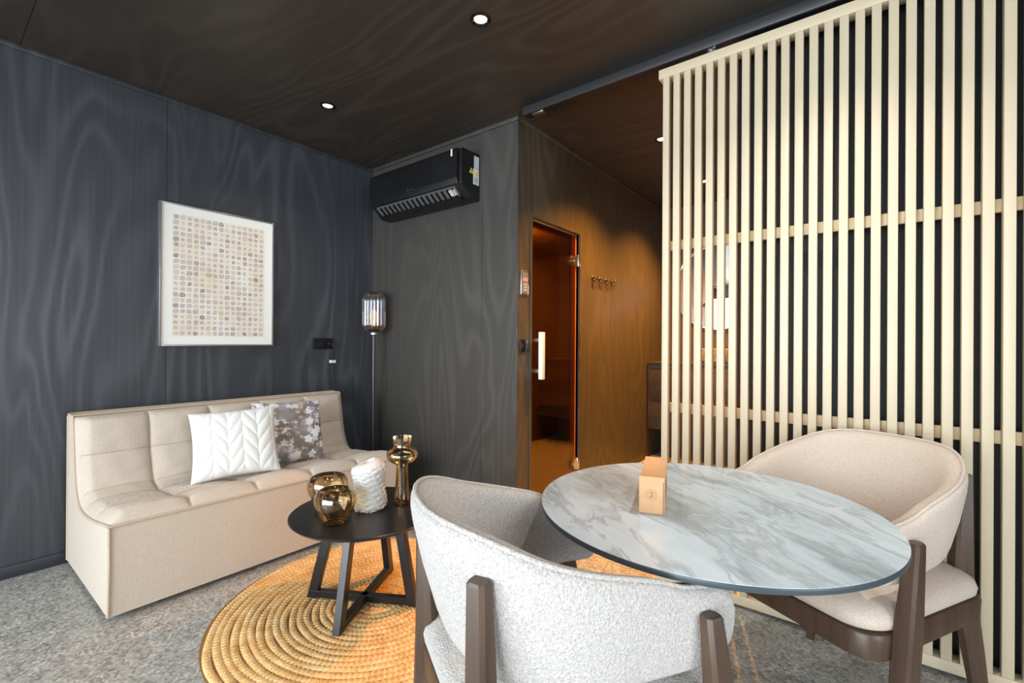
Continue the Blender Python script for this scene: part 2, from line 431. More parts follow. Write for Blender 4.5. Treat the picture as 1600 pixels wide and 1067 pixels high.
box('panel', X1-0.06, X1-0.0125, 0.05, DY0-0.012, 0, ZC, M_BLACK, wh)
box('panel', X1-0.06, X1-0.0125, DY0-0.012, DY1, DZ+0.012, ZC, M_BLACK, wh)
struct(box('wall_right', XR, XR+0.1, YF, 0.1, 0, 0.35, M_PLAIN), 'plain wall to the right of the camera')
wr = bpy.data.objects['wall_right']
box('panel', XR, XR+0.1, YF, -3.15, 0.35, ZC, M_PLAIN, wr); box('panel', XR, XR+0.1, -1.45, 0.1, 0.35, ZC, M_PLAIN, wr)
box('panel', XR, XR+0.1, -3.15, -1.45, 2.55, ZC, M_PLAIN, wr)
wf = struct(box('wall_front', 0.0, 0.3, YF-0.1, YF, 0, ZC, M_PLAIN), 'glazed front wall behind the camera')
box('panel', 4.7, XR, YF-0.1, YF, 0, ZC, M_PLAIN, wf); box('panel', 0.3, 4.7, YF-0.1, YF, 2.4, ZC, M_PLAIN, wf); box('panel', 0.3, 4.7, YF-0.1, YF, 0.0, 0.1, M_PLAIN, wf)
def window(name, axis, a0, a1, z0, z1, pos, n, label):
    w = struct(empty(name), label)
    f = 0.05
    def bx(nm, p0, p1, q0, q1, mat, d0=0.03, d1=0.07):
        if axis == 'x': box(nm, p0, p1, pos-d1, pos-d0, q0, q1, mat, w)
        else: box(nm, pos+d0, pos+d1, p0, p1, q0, q1, mat, w)
    st = (a1-a0)/n
    for i in range(n+1): bx('mullion', max(a0, a0+i*st-f/2), min(a1, a0+i*st+f/2), z0, z1, M_BLACK)
    for i in range(n):
        p0, p1 = a0+i*st+f/2, a0+(i+1)*st-f/2
        bx('frame_rail', p0, p1, z0, z0+f, M_BLACK); bx('frame_rail', p0, p1, z1-f, z1, M_BLACK)
        bx('pane', p0, p1, z0+f, z1-f, M_PANE, 0.047, 0.053)
window('window_1', 'x', 0.3, 4.7, 0.1, 2.4, YF, 3, 'wide glazing behind the camera')
window('window_2', 'y', -3.15, -1.45, 0.35, 2.55, XR, 2, 'side window right of the camera')
wk = struct(box('wall_sliding_side', X2, XR, 0.0, 0.1, 0, ZC, M_BLACKWALL), 'black wall behind the slatted sliding door')
struct(box('wall_hall_right', X2, X2+0.1, 0.1, YB, 0, ZC, M_HALL_LIT), 'dark hall wall opposite the sauna')
struct(box('wall_hall_end', X1-0.06, X2+0.1, YB, YB+0.1, 0, ZC, M_HALL_LIT), 'dark wall behind the vanity')

ce = struct(box('ceiling', -0.1, XR+0.1, YF-0.1, YB+0.1, ZC+0.0125, ZC+0.1, M_BLACK), 'dark brown stained plywood ceiling')
cys = [YF-0.1, -3.32, -2.075, -0.824, 0.427, 1.67, YB+0.1]
for a, b in zip(cys, cys[1:]):
    for c, d in ((-0.1, XR+0.1),): box('panel', c+G, d-G, a+G, b-G, ZC, ZC+0.012, M_CEIL, ce)

# trims and baseboards
def trim(name, x0, x1, y0, y1, z0, z1, m=M_WALLB_LIT, label=None): return struct(box(name, x0, x1, y0, y1, z0, z1, m, None, 0.003), label)
trim('trim_1', 0.0, 0.014, YF, 0.0, 2.619, ZC, M_WALL, 'thin ceiling trim along the sofa wall')
trim('trim_2', 0.014, X1+0.012, -0.014, 0.0, 2.619, ZC, M_WALLB_LIT, 'thin ceiling trim over the air conditioner')
trim('trim_3', X1, X1+0.012, 0.0, YB, 2.622, ZC, M_HALL_LIT, 'thin ceiling trim along the hall wall')
trim('trim_4', X1-0.004, X1+0.003, -0.003, 0.004, 0.0, 2.619, M_WALLB_LIT, 'corner bead of the plywood partition')
trim('baseboard_left', 0.0, 0.012, YF, 0.0, 0.0, 0.062, M_BASE, 'dark blue baseboard under the sofa wall')
trim('baseboard_back', 0.012, X1, -0.012, 0.0, 0.0, 0.062, M_BASE, 'dark baseboard under the grey partition')
trim('baseboard_hall', X1, X1+0.010, DY1+0.05, 2.2, 0.0, 0.05, M_HALL_LIT, 'low baseboard in the hall')

# ------------------------------------------------------------------ sauna behind the partition
SX0, SX1, SY0, SY1, SZ = 0.02, X1-0.075, 0.075, 2.30, 2.2
ws = struct(box('wall_sauna_far', SX0, SX1, SY1+0.016, SY1+0.05, 0, SZ, M_PINE), 'pine plank wall inside the sauna')
n = 14; w_ = (SX1-SX0)/n
for i in range(n): box('plank', SX0+i*w_+.0015, SX0+(i+1)*w_-.0015, SY1, SY1+0.015, 0.06, SZ, M_PINE, ws)
ws2 = struct(box('wall_sauna_left', SX0-0.018, SX0-0.0165, SY0, SY1, 0, SZ, M_PINE), 'pine plank wall at the far left of the sauna')
n = 20; w_ = (SY1-SY0)/n
for i in range(n): box('plank', SX0-0.016, SX0, SY0+i*w_+.0015, SY0+(i+1)*w_-.0015, 0.06, SZ, M_PINE, ws2)
struct(box('wall_sauna_front', SX0, SX1, 0.052, SY0, 0, SZ, M_PINE), 'inner face of the partition inside the sauna')
struct(box('wall_sauna_right', SX1, X1-0.061, DY1+0.002, SY1, 0, SZ, M_PINE), 'inner face of the hall wall inside the sauna')
struct(box('ceiling_sauna', SX0, SX1, SY0, SY1, SZ, SZ+0.03, M_PINE), 'pine sauna ceiling')
# bench and heater
bn = tag(empty('sauna_bench', (0.42, 1.2, 0)), 'low pine bench seen through the bronze glass door', 'bench')
for i in range(3): box('slat', -0.39+i*0.085, -0.315+i*0.085, -1.05, 1.06, 0.272, 0.295, M_PINE, bn, 0.004)
box('front_board', -0.150, -0.135, -1.05, 1.06, 0.06, 0.268, M_PINE, bn); box('support', -0.39, -0.152, 0.98, 1.02, 0.0, 0.271, M_PINE, bn); box('support', -0.39, -0.152, -1.0, -0.96, 0.0, 0.271, M_PINE, bn)
ht = tag(empty('sauna_heater', (0.52, 2.08, 0)), 'dark sauna heater filled with stones in the far corner', 'heater')
box('body', -0.17, 0.17, -0.15, 0.15, 0.10, 0.40, M_BRONZE, ht, 0.03, 3)
for sx in (-1, 1):
    for sy in (-1, 1): box('leg', sx*0.13-.015, sx*0.13+.015, sy*0.11-.015, sy*0.11+.015, 0.0, 0.12, M_BLACK, ht)
for i in range(9):
    bm = bmesh.new(); bmesh.ops.create_icosphere(bm, subdivisions=2, radius=0.055)
    for v in bm.verts: v.co *= 1+random.uniform(-.12, .12)
    o = bm_obj('stone', bm, M_BLACKWOOD, ht, True); o.location = (-0.1+0.1*(i % 3), -0.08+0.08*(i//3), 0.41)
lt = bpy.data.lights.new('sauna_glow', 'POINT'); lt.energy = 16; lt.color = (1.0, 0.66, 0.34); lt.shadow_soft_size = 0.06
lo = bpy.data.objects.new('sauna_glow', lt); COL.objects.link(lo); lo.location = (0.75, 0.95, 2.0)
sl = tag(empty('sauna_lamp', (0.75, 0.95, 2.19)), 'round sauna ceiling lamp behind the bronze glass', 'lamp')
lathe('base', [(0.0, 0.0), (0.08, 0.0), (0.08, -0.02), (0.0, -0.02)], M_STEEL, sl)
lathe('globe', [(0.0, -0.02), (0.06, -0.022), (0.066, -0.045), (0.045, -0.075), (0.0, -0.085)], pmat('lamp_globe', (0.9, 0.7, 0.5), 0.4, emit=(1.0, 0.6, 0.3), estr=2), sl)

# sauna glass door
dr = struct(empty('door_1', (X1, DY0, 0)), 'bronze tinted glass sauna door with white bar handle')
gy0, gy1 = 0.018, 0.628
box('glass', -0.026, -0.018, gy0, gy1, 0.012, 2.012, M_BRONZEGLASS, dr)
box('glass_edge', -0.027, -0.017, gy1, gy1+0.003, 0.012, 2.012, pmat('amber_glass_edge', (0.75, 0.28, 0.06), 0.2), dr)
for z in (1.82, 0.235):
    h = box('hinge', -0.034, 0.010, gy1+0.001, gy1+0.032, z-0.045, z+0.045, M_STEEL, dr, 0.003)
    bm = bmesh.new()
    ring = [Vector((0, -0.050*math.cos(a), 0.045*math.sin(a))) for a in [(-PI/2)+PI*i/12 for i in range(13)]]
    f0 = [bm.verts.new((-0.016, gy1+0.002+p.y, z+p.z)) for p in ring]; f1 = [bm.verts.new((0.004, gy1+0.002+p.y, z+p.z)) for p in ring]
    bm.faces.new(f0); bm.faces.new(f1[::-1])
    for i in range(13): bm.faces.new((f0[i], f0[(i+1) % 13], f1[(i+1) % 13], f1[i]))
    bm_obj('clamp', bm, M_STEEL, h)
hd = box('handle', 0.045, 0.078, 0.030, 0.064, 0.930, 1.250, pmat('white_handle', (0.85, 0.80, 0.72), 0.35), dr, 0.004)
for z in (0.985, 1.195): box('standoff', -0.018, 0.046, 0.037, 0.057, z-0.011, z+0.011, M_STEEL, hd)
box('inner_grip', -0.062, -0.044, 0.036, 0.058, 0.94, 1.24, M_PINE, hd, 0.004)
for z in (0.985, 1.195): box('standoff', -0.046, -0.026, 0.040, 0.054, z-0.010, z+0.010, M_STEEL, hd)
fr = struct(empty('trim_5', (X1, 0, 0)), 'door frame round the sauna door')
box('jamb', -0.060, 0.006, DY0-0.012, DY0+0.012, 0, DZ+0.012, M_HALL_LIT, fr); box('jamb', -0.060, 0.006, DY1+0.0, DY1+0.014, 0, DZ+0.012, M_HALL_LIT, fr)
box('head', -0.060, 0.006, DY0+0.012, DY1, DZ-0.006, DZ+0.012, M_HALL_LIT, fr)
box('stop', -0.075, -0.030, DY1-0.030, DY1, 0, DZ-0.006, M_PINE, fr); box('stop', -0.075, -0.030, DY0+0.012, DY1-0.030, DZ-0.036, DZ-0.006, M_PINE, fr)

# ------------------------------------------------------------------ hall fittings
ct = tag(empty('sauna_control', (X1, 0.072, 1.572)), 'small steel sauna control panel with red digits', 'control panel')
box('plate', 0.0, 0.012, -0.042, 0.042, -0.082, 0.082, M_STEEL, ct, 0.004)
box('screen_panel', 0.012, 0.0135, -0.030, 0.030, -0.070, 0.070, pmat('control_grey', (0.25, 0.24, 0.24), 0.3), ct)
M_RED = pmat('red_digits', (0.6, 0.03, 0.02), 0.4, emit=(1.0, 0.08, 0.05), estr=3.0)
for k in range(4): box('digit', 0.0135, 0.0145, -0.022+k*0.012, -0.014+k*0.012, 0.012, 0.030, M_RED, ct)
for k in range(3):
    for j in range(2): box('button', 0.0135, 0.0150, -0.014+j*0.018, -0.004+j*0.018, -0.052+k*0.018, -0.042+k*0.018, M_WHITE, ct)
sw = tag(empty('light_switch', (X1, 0.073, 1.155)), 'square black light switch beside the sauna door', 'switch')
box('plate', 0.0, 0.010, -0.042, 0.042, -0.044, 0.044, M_BLACK, sw, 0.004); box('rocker', 0.010, 0.015, -0.028, 0.028, -0.028, 0.028, M_BLACKG, sw, 0.003)
hook_at = ('nearest the sauna door', 'second from the sauna door', 'third from the sauna door', 'farthest from the sauna door')
for i in range(4):
    hk = tag(empty('wall_hook', (X1, 1.02+0.12*i, 1.715)), 'small bronze wall hook, '+hook_at[i], 'hook', 'coat hooks on the hall wall')
    hk_b = lathe('base', [(0.0, 0.0), (0.016, 0.0), (0.016, 0.006), (0.009, 0.010), (0.008, 0.035), (0.0, 0.035)], M_BRONZE, hk, 20); hk_b.rotation_euler = (0, PI/2, 0)
    k2 = lathe('knob', [(0.0, 0.030), (0.014, 0.032), (0.020, 0.040), (0.016, 0.050), (0.0, 0.053)], M_BRONZE, hk, 20); k2.rotation_euler = (0, PI/2, 0)
    tube('peg', [(0.006, 0, -0.010), (0.014, 0, -0.030), (0.026, 0, -0.036), (0.034, 0, -0.026)], 0.006, M_BRONZE, hk)

def downlight(x, y, lit, label, group, warm):
    d = tag(empty('downlight', (x, y, ZC)), label, 'ceiling light', group)
    lathe('ring', [(0.031, 0.0), (0.046, 0.0), (0.046, -0.004), (0.036, -0.007), (0.030, -0.002)], M_BLACKG, d, 32, loop=True)
    col = (1.0, 0.58, 0.16) if warm else (1.0, 0.93, 0.82)
    lathe('lens', [(0.0, -0.001), (0.030, -0.001), (0.031, 0.0)], pmat('lens_warm' if warm else 'lens_white', (0.9, 0.85, 0.75), 0.5, emit=col, estr=22 if warm else 0.75), d, 32)
    if lit:
        l = bpy.data.lights.new('downlight_beam', 'SPOT'); l.energy = lit; l.color = (1.0, 0.40, 0.04) if warm else (1.0, 0.91, 0.80)
        l.spot_size = math.radians(124); l.spot_blend = 1.0; l.shadow_soft_size = 0.03
        o = bpy.data.objects.new('downlight_beam', l); COL.objects.link(o); o.parent = d; o.location = (0, 0, -0.012)
downlight(1.959, -0.825, 22, 'round black-rimmed downlight nearer the slatted door', 'living area downlights', False)
downlight(0.688, -0.823, 22, 'round black-rimmed downlight nearer the sofa wall', 'living area downlights', False)
# the same row goes on over the dining table, and a second row runs behind the camera
downlight(3.230, -0.825, 42, 'ceiling downlight over the dining table', 'living area downlights', False)
downlight(1.959, -3.320, 22, 'ceiling downlight behind the camera, middle of the rear row', 'living area downlights', False)
downlight(0.688, -3.320, 22, 'ceiling downlight behind the camera, by the sofa wall', 'living area downlights', False)
downlight(2.175, 0.886, 290, 'glowing warm downlight above the sauna door, nearer the room', 'hall downlights', True)
downlight(2.170, 1.971, 280, 'glowing warm downlight over the vanity, seen between slats', 'hall downlights', True)

vn = tag(empty('vanity_unit', (X1+0.012, 2.2, 0)), 'dark wood floating vanity with two drawers at the hall end', 'vanity')
VW = X2-X1-0.024
box('body', 0.0, VW, 0.02, 0.455, 0.31, 0.965, M_VANITY, vn)
box('worktop', 0.0, VW, 0.0, 0.455, 0.966, 0.990, M_VANITY, vn, 0.003)
for z0, z1 in ((0.312, 0.615), (0.622, 0.940)):
    d = box('drawer', 0.004, VW-0.004, 0.0, 0.019, z0, z1, M_VANITY, vn, 0.003)
    box('grip_groove', 0.02, VW-0.02, -0.002, 0.0, z1-0.022, z1-0.006, M_BLACK, d)
bs = tag(empty('vessel_basin', (2.20, 2.40, 0.991)), 'marbled stone vessel basin on the dark vanity', 'basin')
M_STONE = pmat('marbled_stone', (0.45, 0.36, 0.24), 0.3, var=0.45, vscale=22)
lathe('bowl', [(0.0, 0.0), (0.15, 0.0), (0.185, 0.03), (0.20, 0.135), (0.19, 0.138), (0.17, 0.04), (0.0, 0.025)], M_STONE, bs, 40)
mr = tag(empty('round_mirror', (2.12, YB-0.002, 1.76)), 'round thin-framed mirror above the vanity', 'mirror')
o = lathe('glass', [(0.0, 0.0), (0.425, 0.0), (0.425, 0.010), (0.0, 0.010)], pmat('mirror_silver', (0.85, 0.85, 0.85), 0.02, 1.0), mr, 64); o.rotation_euler = (PI/2, 0, 0)
o = lathe('rim', [(0.426, 0.0), (0.440, 0.0), (0.440, 0.022), (0.426, 0.022)], M_STEEL, mr, 64, loop=True); o.rotation_euler = (PI/2, 0, 0)

# ------------------------------------------------------------------ slatted sliding door and its track
tk = tag(empty('sliding_door_track', (1.69, -0.098, ZC)), 'long grey ceiling track above the slatted sliding door', 'door track')
box('channel', 0.0, XR-1.71, -0.042, 0.030, -0.089, -0.042, M_TRACK, tk, 0.003)
box('groove', 0.006, XR-1.72, -0.034, 0.022, -0.0905, -0.0891, M_BLACK, tk)
box('mounting_strip', 0.0, XR-1.71, -0.020, 0.020, -0.0419, 0.0, M_BLACK, tk)
box('end_stop', 0.06, 0.14, -0.030, 0.004, -0.098, -0.0906, M_STEEL, tk, 0.002)
sd = tag(empty('slatted_sliding_door', (2.5498, -0.136, 0)), 'cream painted vertical slat sliding door hanging from the track', 'sliding door')
PITCHX, SLW, SLD, NS = 0.05085, 0.0305, 0.036, 29
PW = (NS-1)*PITCHX+SLW
box('top_rail', -0.022, PW+0.022, 0.0, 0.062, 2.486, 2.532, M_CREAM, sd, 0.002)
box('bottom_rail', -0.022, PW+0.022, 0.0, 0.062, 0.014, 0.056, M_CREAM, sd, 0.002)
first = None
for i in range(NS):
    if first is None:
        first = box('slat', 0.0, SLW, 0.0, SLD, 0.0562, 2.4858, M_CREAM, sd, 0.0022, 2); s_ = first
    else:
        s_ = first.copy(); COL.objects.link(s_); s_.parent = sd
    s_.location = (i*PITCHX, 0, 0)
for z in (1.662, 0.862): box('cross_rail', 0.0, PW, SLD+0.0002, SLD+0.020, z-0.023, z+0.023, M_CREAMB, sd, 0.001)
for x in (0.22, PW-0.22):
    hg = box('hanger', x-0.02, x+0.02, 0.020, 0.044, 2.5325, 2.554, M_STEEL, sd, 0.002)
    box('bolt', x-0.007, x+0.007, 0.012, 0.020, 2.536, 2.550, M_CHROME, hg)

# ================================================================== SOFA
SOX, SOY0, SOY1 = 0.045, -1.895, -0.405
def sofa():
    r = tag(empty('sofa', (0.0, (SOY0+SOY1)/2, 0)), 'beige woven two-seat sofa with quilted back and seat', 'sofa')
    L = (SOY1-SOY0)/2
    # seam line of the side profile (x, z), from the top of the back to the front edge of the seat
    key = [(a_, b_-0.010) for a_, b_ in [(0.165, 0.795), (0.185, 0.70), (0.210, 0.56), (0.240, 0.46), (0.290, 0.392), (0.37, 0.362), (0.50, 0.362), (0.64, 0.376), (0.78, 0.398), (0.875, 0.412)]]
    pts = []
    K = [Vector((a, 0, b)) for a, b in key]
    for i in range(len(K)-1):
        p0 = K[max(i-1, 0)]; p1 = K[i]; p2 = K[i+1]; p3 = K[min(i+2, len(K)-1)]
        for s in range(10):
            t = s/10
            pts.append(0.5*((2*p1)+(p2-p0)*t+(2*p0-5*p1+4*p2-p3)*t*t+(3*p1-p0-3*p2+p3)*t**3))
    pts.append(K[-1]); nP = len(pts)
    acc = [0.0]
    for a, b in zip(pts, pts[1:]): acc.append(acc[-1]+(b-a).length)
    tot = acc[-1]
    rows = [0.0, 0.20, 0.40, 0.53, 0.76, 1.0]      # quilting rows as fractions of the profile
    cols = [-1.0, -0.60, -0.20, 0.20, 0.60, 1.0]
    deep = {1: 1.0, 2: 0.55, 3: 0.6, 4: 0.55}
    def bulge(v, edges, pw):
        for i in range(len(edges)-1):
            if v <= edges[i+1] or i == len(edges)-2:
                q = (v-edges[i])/(edges[i+1]-edges[i]); q = min(max(q, 0), 1)
                return (4*q*(1-q))**pw
    NY = 150
    vs = []
    for i in range(NY+1):
        yn = -1+2*i/NY
        cb = bulge(yn, cols, 0.33)
        for j, p in enumerate(pts):
            v = acc[j]/tot
            d = (pts[min(j+1, nP-1)]-pts[max(j-1, 0)]).normalized(); nrm = Vector((-d.z, 0, d.x))
            if nrm.x < 0 and nrm.z < 0: nrm = -nrm
            if nrm.z < 0 : nrm = -nrm
            rb = bulge(v, rows, 0.30)
            edge = min(1.0, ((1-abs(yn))*L/0.05))**0.5 * min(1.0, v*tot/0.03+.0)**0.5 * min(1.0, (1-v)*tot/0.05)**0.6
            over = 0.016*edge + 0.030*cb*edge + 0.021*rb*edge*(0.45+0.55*cb)
            wr = 0.0016*math.sin(yn*31+v*23)*math.sin(v*41-yn*9)*edge
            q = p+nrm*(over+wr)
            vs.append((q.x, yn*L, q.z))
    obj('quilted_cover', vs, [f[::-1] for f in grid_faces(NY+1, nP)], M_SOFA, r, True)
    def seam_at(v):
        j = min(range(nP), key=lambda k: abs(acc[k]/tot-v))
        return [Vector(vs[i*nP+j]) for i in range(2, NY-1)], (pts[min(j+1, nP-1)]-pts[max(j-1, 0)]).normalized()
    for v in (0.20, 0.40, 0.53, 0.76):
        line, d = seam_at(v); nn = Vector((-d.z, 0, d.x)); nn = nn if nn.z > 0 else -nn
        tube('seam', [q+nn*0.0008 for q in line], 0.0030, M_PIPE, r, 6)
    # body: sides, front, back, underside
    bm = bmesh.new()
    prof = [Vector((SOX, 0, 0.025)), Vector((SOX, 0, 0.41)), Vector((SOX+0.002, 0, 0.775)), Vector((SOX+0.02, 0, 0.79))] + pts + [Vector((0.882, 0, 0.25)), Vector((0.868, 0, 0.025))]
    ringL = []; 
    NYb = 10
    rings = []
    for i in range(NYb+1):
        yn = -1+2*i/NYb
        rings.append([bm.verts.new((p.x, yn*L, p.z)) for p in prof])
    k = len(prof)
    for a, b in zip(rings, rings[1:]):
        for j in range(k): bm.faces.new((a[j], a[(j+1) % k], b[(j+1) % k], b[j]))
    bm.faces.new(rings[0]); bm.faces.new(rings[-1][::-1])
    bm_obj('body', bm, M_SOFA, r, True, 35)
    for sy in (-1, 1):
        path = [(SOX+0.004, sy*L, 0.03), (SOX+0.004, sy*L, 0.78), (SOX+0.02, sy*L, 0.792)] + [(p.x, sy*L, p.z+0.003) for p in pts]
        tube('piping', path, 0.0065, M_PIPE, r, 8)
        tube('piping', [(0.878, sy*L, 0.402), (0.884, sy*L, 0.25), (0.870, sy*L, 0.03)], 0.0065, M_PIPE, r, 8)
    tube('piping', [(0.878, -L+2*L*i/40, 0.404) for i in range(41)], 0.006, M_PIPE, r, 8)
    tube('piping', [(SOX+0.02, -L+2*L*i/40, 0.793) for i in range(41)], 0.006, M_PIPE, r, 8)
    tube('piping', [(0.160, -L+2*L*i/40, 0.793) for i in range(41)], 0.006, M_PIPE, r, 8)
    for sy in (-1, 1):
        for x in (0.14, 0.76): box('foot', x-0.03, x+0.03, sy*(L-0.09)-0.03, sy*(L-0.09)+0.03, 0.0, 0.03, M_BLACK, r)
    return r
sofa()

def pillow(name, w, h, th, mat, relief=None, N=90, mat_piping=None):
    vs, uvs = [], []
    for side in (1, -1):
        for i in range(N+1):
            for j in range(N+1):
                u, v = -1+2*i/N, -1+2*j/N
                pin = 1-0.075*(1-abs(v)**2.0)*abs(u)**6      # sides draw in between the corners
                pin2 = 1-0.075*(1-abs(u)**2.0)*abs(v)**6
                x, z = u*w/2*pin, v*h/2*pin2
                t = th/2*((1-u*u)*(1-v*v))**0.40
                r = relief(x, z)*min(1, 6*(1-abs(u)))*min(1, 6*(1-abs(v))) if (relief and side == 1) else 0
                vs.append((x, -side*(t+r), z)); uvs.append((i/N, j/N))
    n1 = (N+1)**2
    f1 = grid_faces(N+1, N+1); f2 = [tuple(a+n1 for a in f[::-1]) for f in f1]
    me = bpy.data.meshes.new(name); me.from_pydata(vs, [], f1+f2); me.update()
    ul = me.uv_layers.new(name='UVMap')
    for lp in me.loops: ul.data[lp.index].uv = uvs[lp.vertex_index]
    bm = bmesh.new(); bm.from_mesh(me); bmesh.ops.remove_doubles(bm, verts=bm.verts[:], dist=1e-5); bmesh.ops.recalc_face_normals(bm, faces=bm.faces[:]); bm.to_mesh(me); bm.free()
    return link(name, me, mat, None, True)
def cable(x, z):
    p = 0.072; k = math.floor(x/p+0.5); s = (x/p-k)*2
    t = z/0.082 + (0.55*s if k % 2 else -0.55*s) + 0.37*k
    return 0.0062*abs(math.sin(PI*t))**0.55*max(0, 1-abs(s)**2.6)**0.6
p1 = tag(pillow('white_pillow', 0.43, 0.39, 0.15, M_WPILLOW, cable, 150), 'white cushion with raised leaf-braid quilting on the sofa', 'cushion')
p2 = tag(pillow('floral_pillow', 0.42, 0.41, 0.14, M_FLORAL), 'grey satin cushion printed with white blossoms on the sofa', 'cushion')
p1.matrix_world = Matrix.Translation((0.540, -1.281, 0.605)) @ Matrix.Rotation(math.radians(70), 4, 'Z') @ Matrix.Rotation(math.radians(-24), 4, 'X') @ Matrix.Rotation(math.radians(-3), 4, 'Y')
p2.matrix_world = Matrix.Translation((0.428, -0.920, 0.598)) @ Matrix.Rotation(math.radians(80), 4, 'Z') @ Matrix.Rotation(math.radians(-24), 4, 'X') @ Matrix.Rotation(math.radians(2), 4, 'Y')

# ------------------------------------------------------------------ picture, sockets, lamp, air conditioner
pc = tag(empty('framed_print', (0.0, -1.172, 1.577)), 'silver-framed print of mauve-grey stamps on cream paper above the sofa', 'picture')
PWy, PHz = 0.332, 0.433
for y0, y1, z0, z1 in ((-PWy, -PWy+.010, -PHz, PHz), (PWy-.010, PWy, -PHz, PHz), (-PWy+.010, PWy-.010, PHz-.010, PHz), (-PWy+.010, PWy-.010, -PHz, -PHz+.010)):
    box('frame_side', 0.001, 0.036, y0, y1, z0, z1, M_FRAME, pc, 0.0015)
box('mat_board', 0.004, 0.028, -PWy+.010, PWy-.010, -PHz+.010, PHz-.010, M_MATBOARD, pc)
me = bpy.data.meshes.new('print'); a0, b0 = PWy-0.066, PHz-0.062
me.from_pydata([(0.0292, -a0, -b0), (0.0292, a0, -b0), (0.0292, a0, b0), (0.0292, -a0, b0)], [], [(0, 1, 2, 3)])
ul = me.uv_layers.new(name='UVMap')
for lp, uv in zip(me.loops, ((0, 0), (1, 0), (1, 1), (0, 1))): ul.data[lp.index].uv = uv
link('print', me, M_ART, pc)

so = tag(empty('wall_socket', (0.0, -0.452, 1.160)), 'double black wall socket between picture and floor lamp', 'socket')
box('plate', 0.0, 0.010, -0.083, 0.083, -0.042, 0.042, M_BLACK, so, 0.003)
for s in (-1, 1):
    o = lathe('outlet', [(0.0, 0.0), (0.028, 0.0), (0.030, 0.006), (0.022, 0.006), (0.020, 0.002), (0.0, 0.002)], M_BLACKG, so, 28); o.rotation_euler = (0, PI/2, 0); o.location = (0.0101, s*0.040, 0)
cdx = tag(empty('plugged_cable', (0.0, -0.412, 1.160)), 'black cable with white tag plugged into the socket', 'cable')
o = lathe('plug', [(0.0, 0.0), (0.017, 0.0), (0.017, 0.022), (0.010, 0.034), (0.0, 0.034)], M_BLACK, cdx, 20); o.rotation_euler = (0, PI/2, 0); o.location = (0.014, 0, 0)
cp = [(0.046, 0, 0), (0.060, 0.006, -0.008), (0.062, 0.022, -0.04), (0.045, 0.030, -0.10), (0.03, 0.034, -0.17), (0.028, 0.028, -0.24), (0.03, 0.020, -0.30), (0.028, 0.030, -0.34), (0.026, 0.018, -0.38), (0.024, 0.030, -0.46), (0.02, 0.03, -0.70), (0.02, 0.03, -1.14)]
tube('cord', cp, 0.0035, M_BLACK, cdx, 6)
box('tag', 0.026, 0.040, 0.005, 0.052, -0.150, -0.128, M_WHITE, cdx)

LX, LY = 0.215, -0.135
lp_ = tag(empty('floor_lamp', (LX, LY, 0)), 'slim black floor lamp with ribbed smoked glass shade in the corner', 'floor lamp')
lathe('base', [(0.0, 0.0), (0.125, 0.0), (0.125, 0.012), (0.115, 0.018), (0.0, 0.018)], M_BLACK, lp_)
lathe('pole', [(0.0, 0.018), (0.012, 0.018), (0.012, 1.235), (0.0, 1.235)], pmat('lamp_pole_metal', (0.06, 0.06, 0.065), 0.3, 0.4), lp_, 20)
lathe('collar', [(0.0, 1.235), (0.030, 1.235), (0.030, 1.248), (0.018, 1.252), (0.0, 1.252)], M_STEEL, lp_, 28)
R = 0.083
prof = [(0.026, 1.252)] + [(R-0.055*(1-math.sin(a)), 1.255+0.060*(1-math.cos(a))) for a in [PI/2*i/8 for i in range(1, 9)]] + [(R, 1.315+0.02*i) for i in range(1, 10)] + [(R-0.058*(1-math.cos(a)), 1.515+0.062*math.sin(a)) for a in [PI/2*i/8 for i in range(1, 9)]]
lathe('shade', prof, M_SMOKE, lp_, 264, rad=lambda a, z, r: r*(1+0.105*abs(math.sin(a*9))), auto=80)
so2 = lathe('lamp_holder', [(0.0, 1.252), (0.016, 1.252), (0.016, 1.30), (0.0, 1.30)], M_BRONZE, lp_, 20)
lathe('bulb', [(0.012, 1.30), (0.016, 1.32), (0.030, 1.36), (0.030, 1.40), (0.018, 1.425), (0.0, 1.432)], pmat('bulb_glass', (0.8, 0.62, 0.4), 0.1, emit=(1.0, 0.6, 0.25), estr=0.6), lp_, 24)

ac = tag(empty('air_conditioner', (0.735, 0.0, 2.15)), 'black wall-mounted air conditioner in the corner under the ceiling', 'air conditioner')
AW = 0.488
def extrude_x(name, prof, x0, x1, mat, parent, bev=0):
    bm = bmesh.new()
    a = [bm.verts.new((x0, y, z)) for y, z in prof]; b = [bm.verts.new((x1, y, z)) for y, z in prof]; k = len(prof)
    for i in range(k): bm.faces.new((a[i], a[(i+1) % k], b[(i+1) % k], b[i]))
    bm.faces.new(a); bm.faces.new(b[::-1])
    if bev: bmesh.ops.bevel(bm, geom=bm.edges[:], offset=bev, segments=2, profile=0.5, affect='EDGES')
    return bm_obj(name, bm, mat, parent, True, 35)
extrude_x('body', [(-0.001, 0.0), (-0.001, 0.322), (-0.17, 0.322), (-0.180, 0.31), (-0.180, 0.082), (-0.09, 0.004)], -AW, AW, M_BLACK, ac, 0.004)
extrude_x('front_panel', [(-0.181, 0.085), (-0.181, 0.316), (-0.196, 0.318), (-0.204, 0.30), (-0.206, 0.12), (-0.198, 0.078)], -AW, AW-0.025, pmat('ac_front', (0.009, 0.009, 0.010), 0.26), ac, 0.003)
ov = Vector((0, -0.105, 0.0)); 
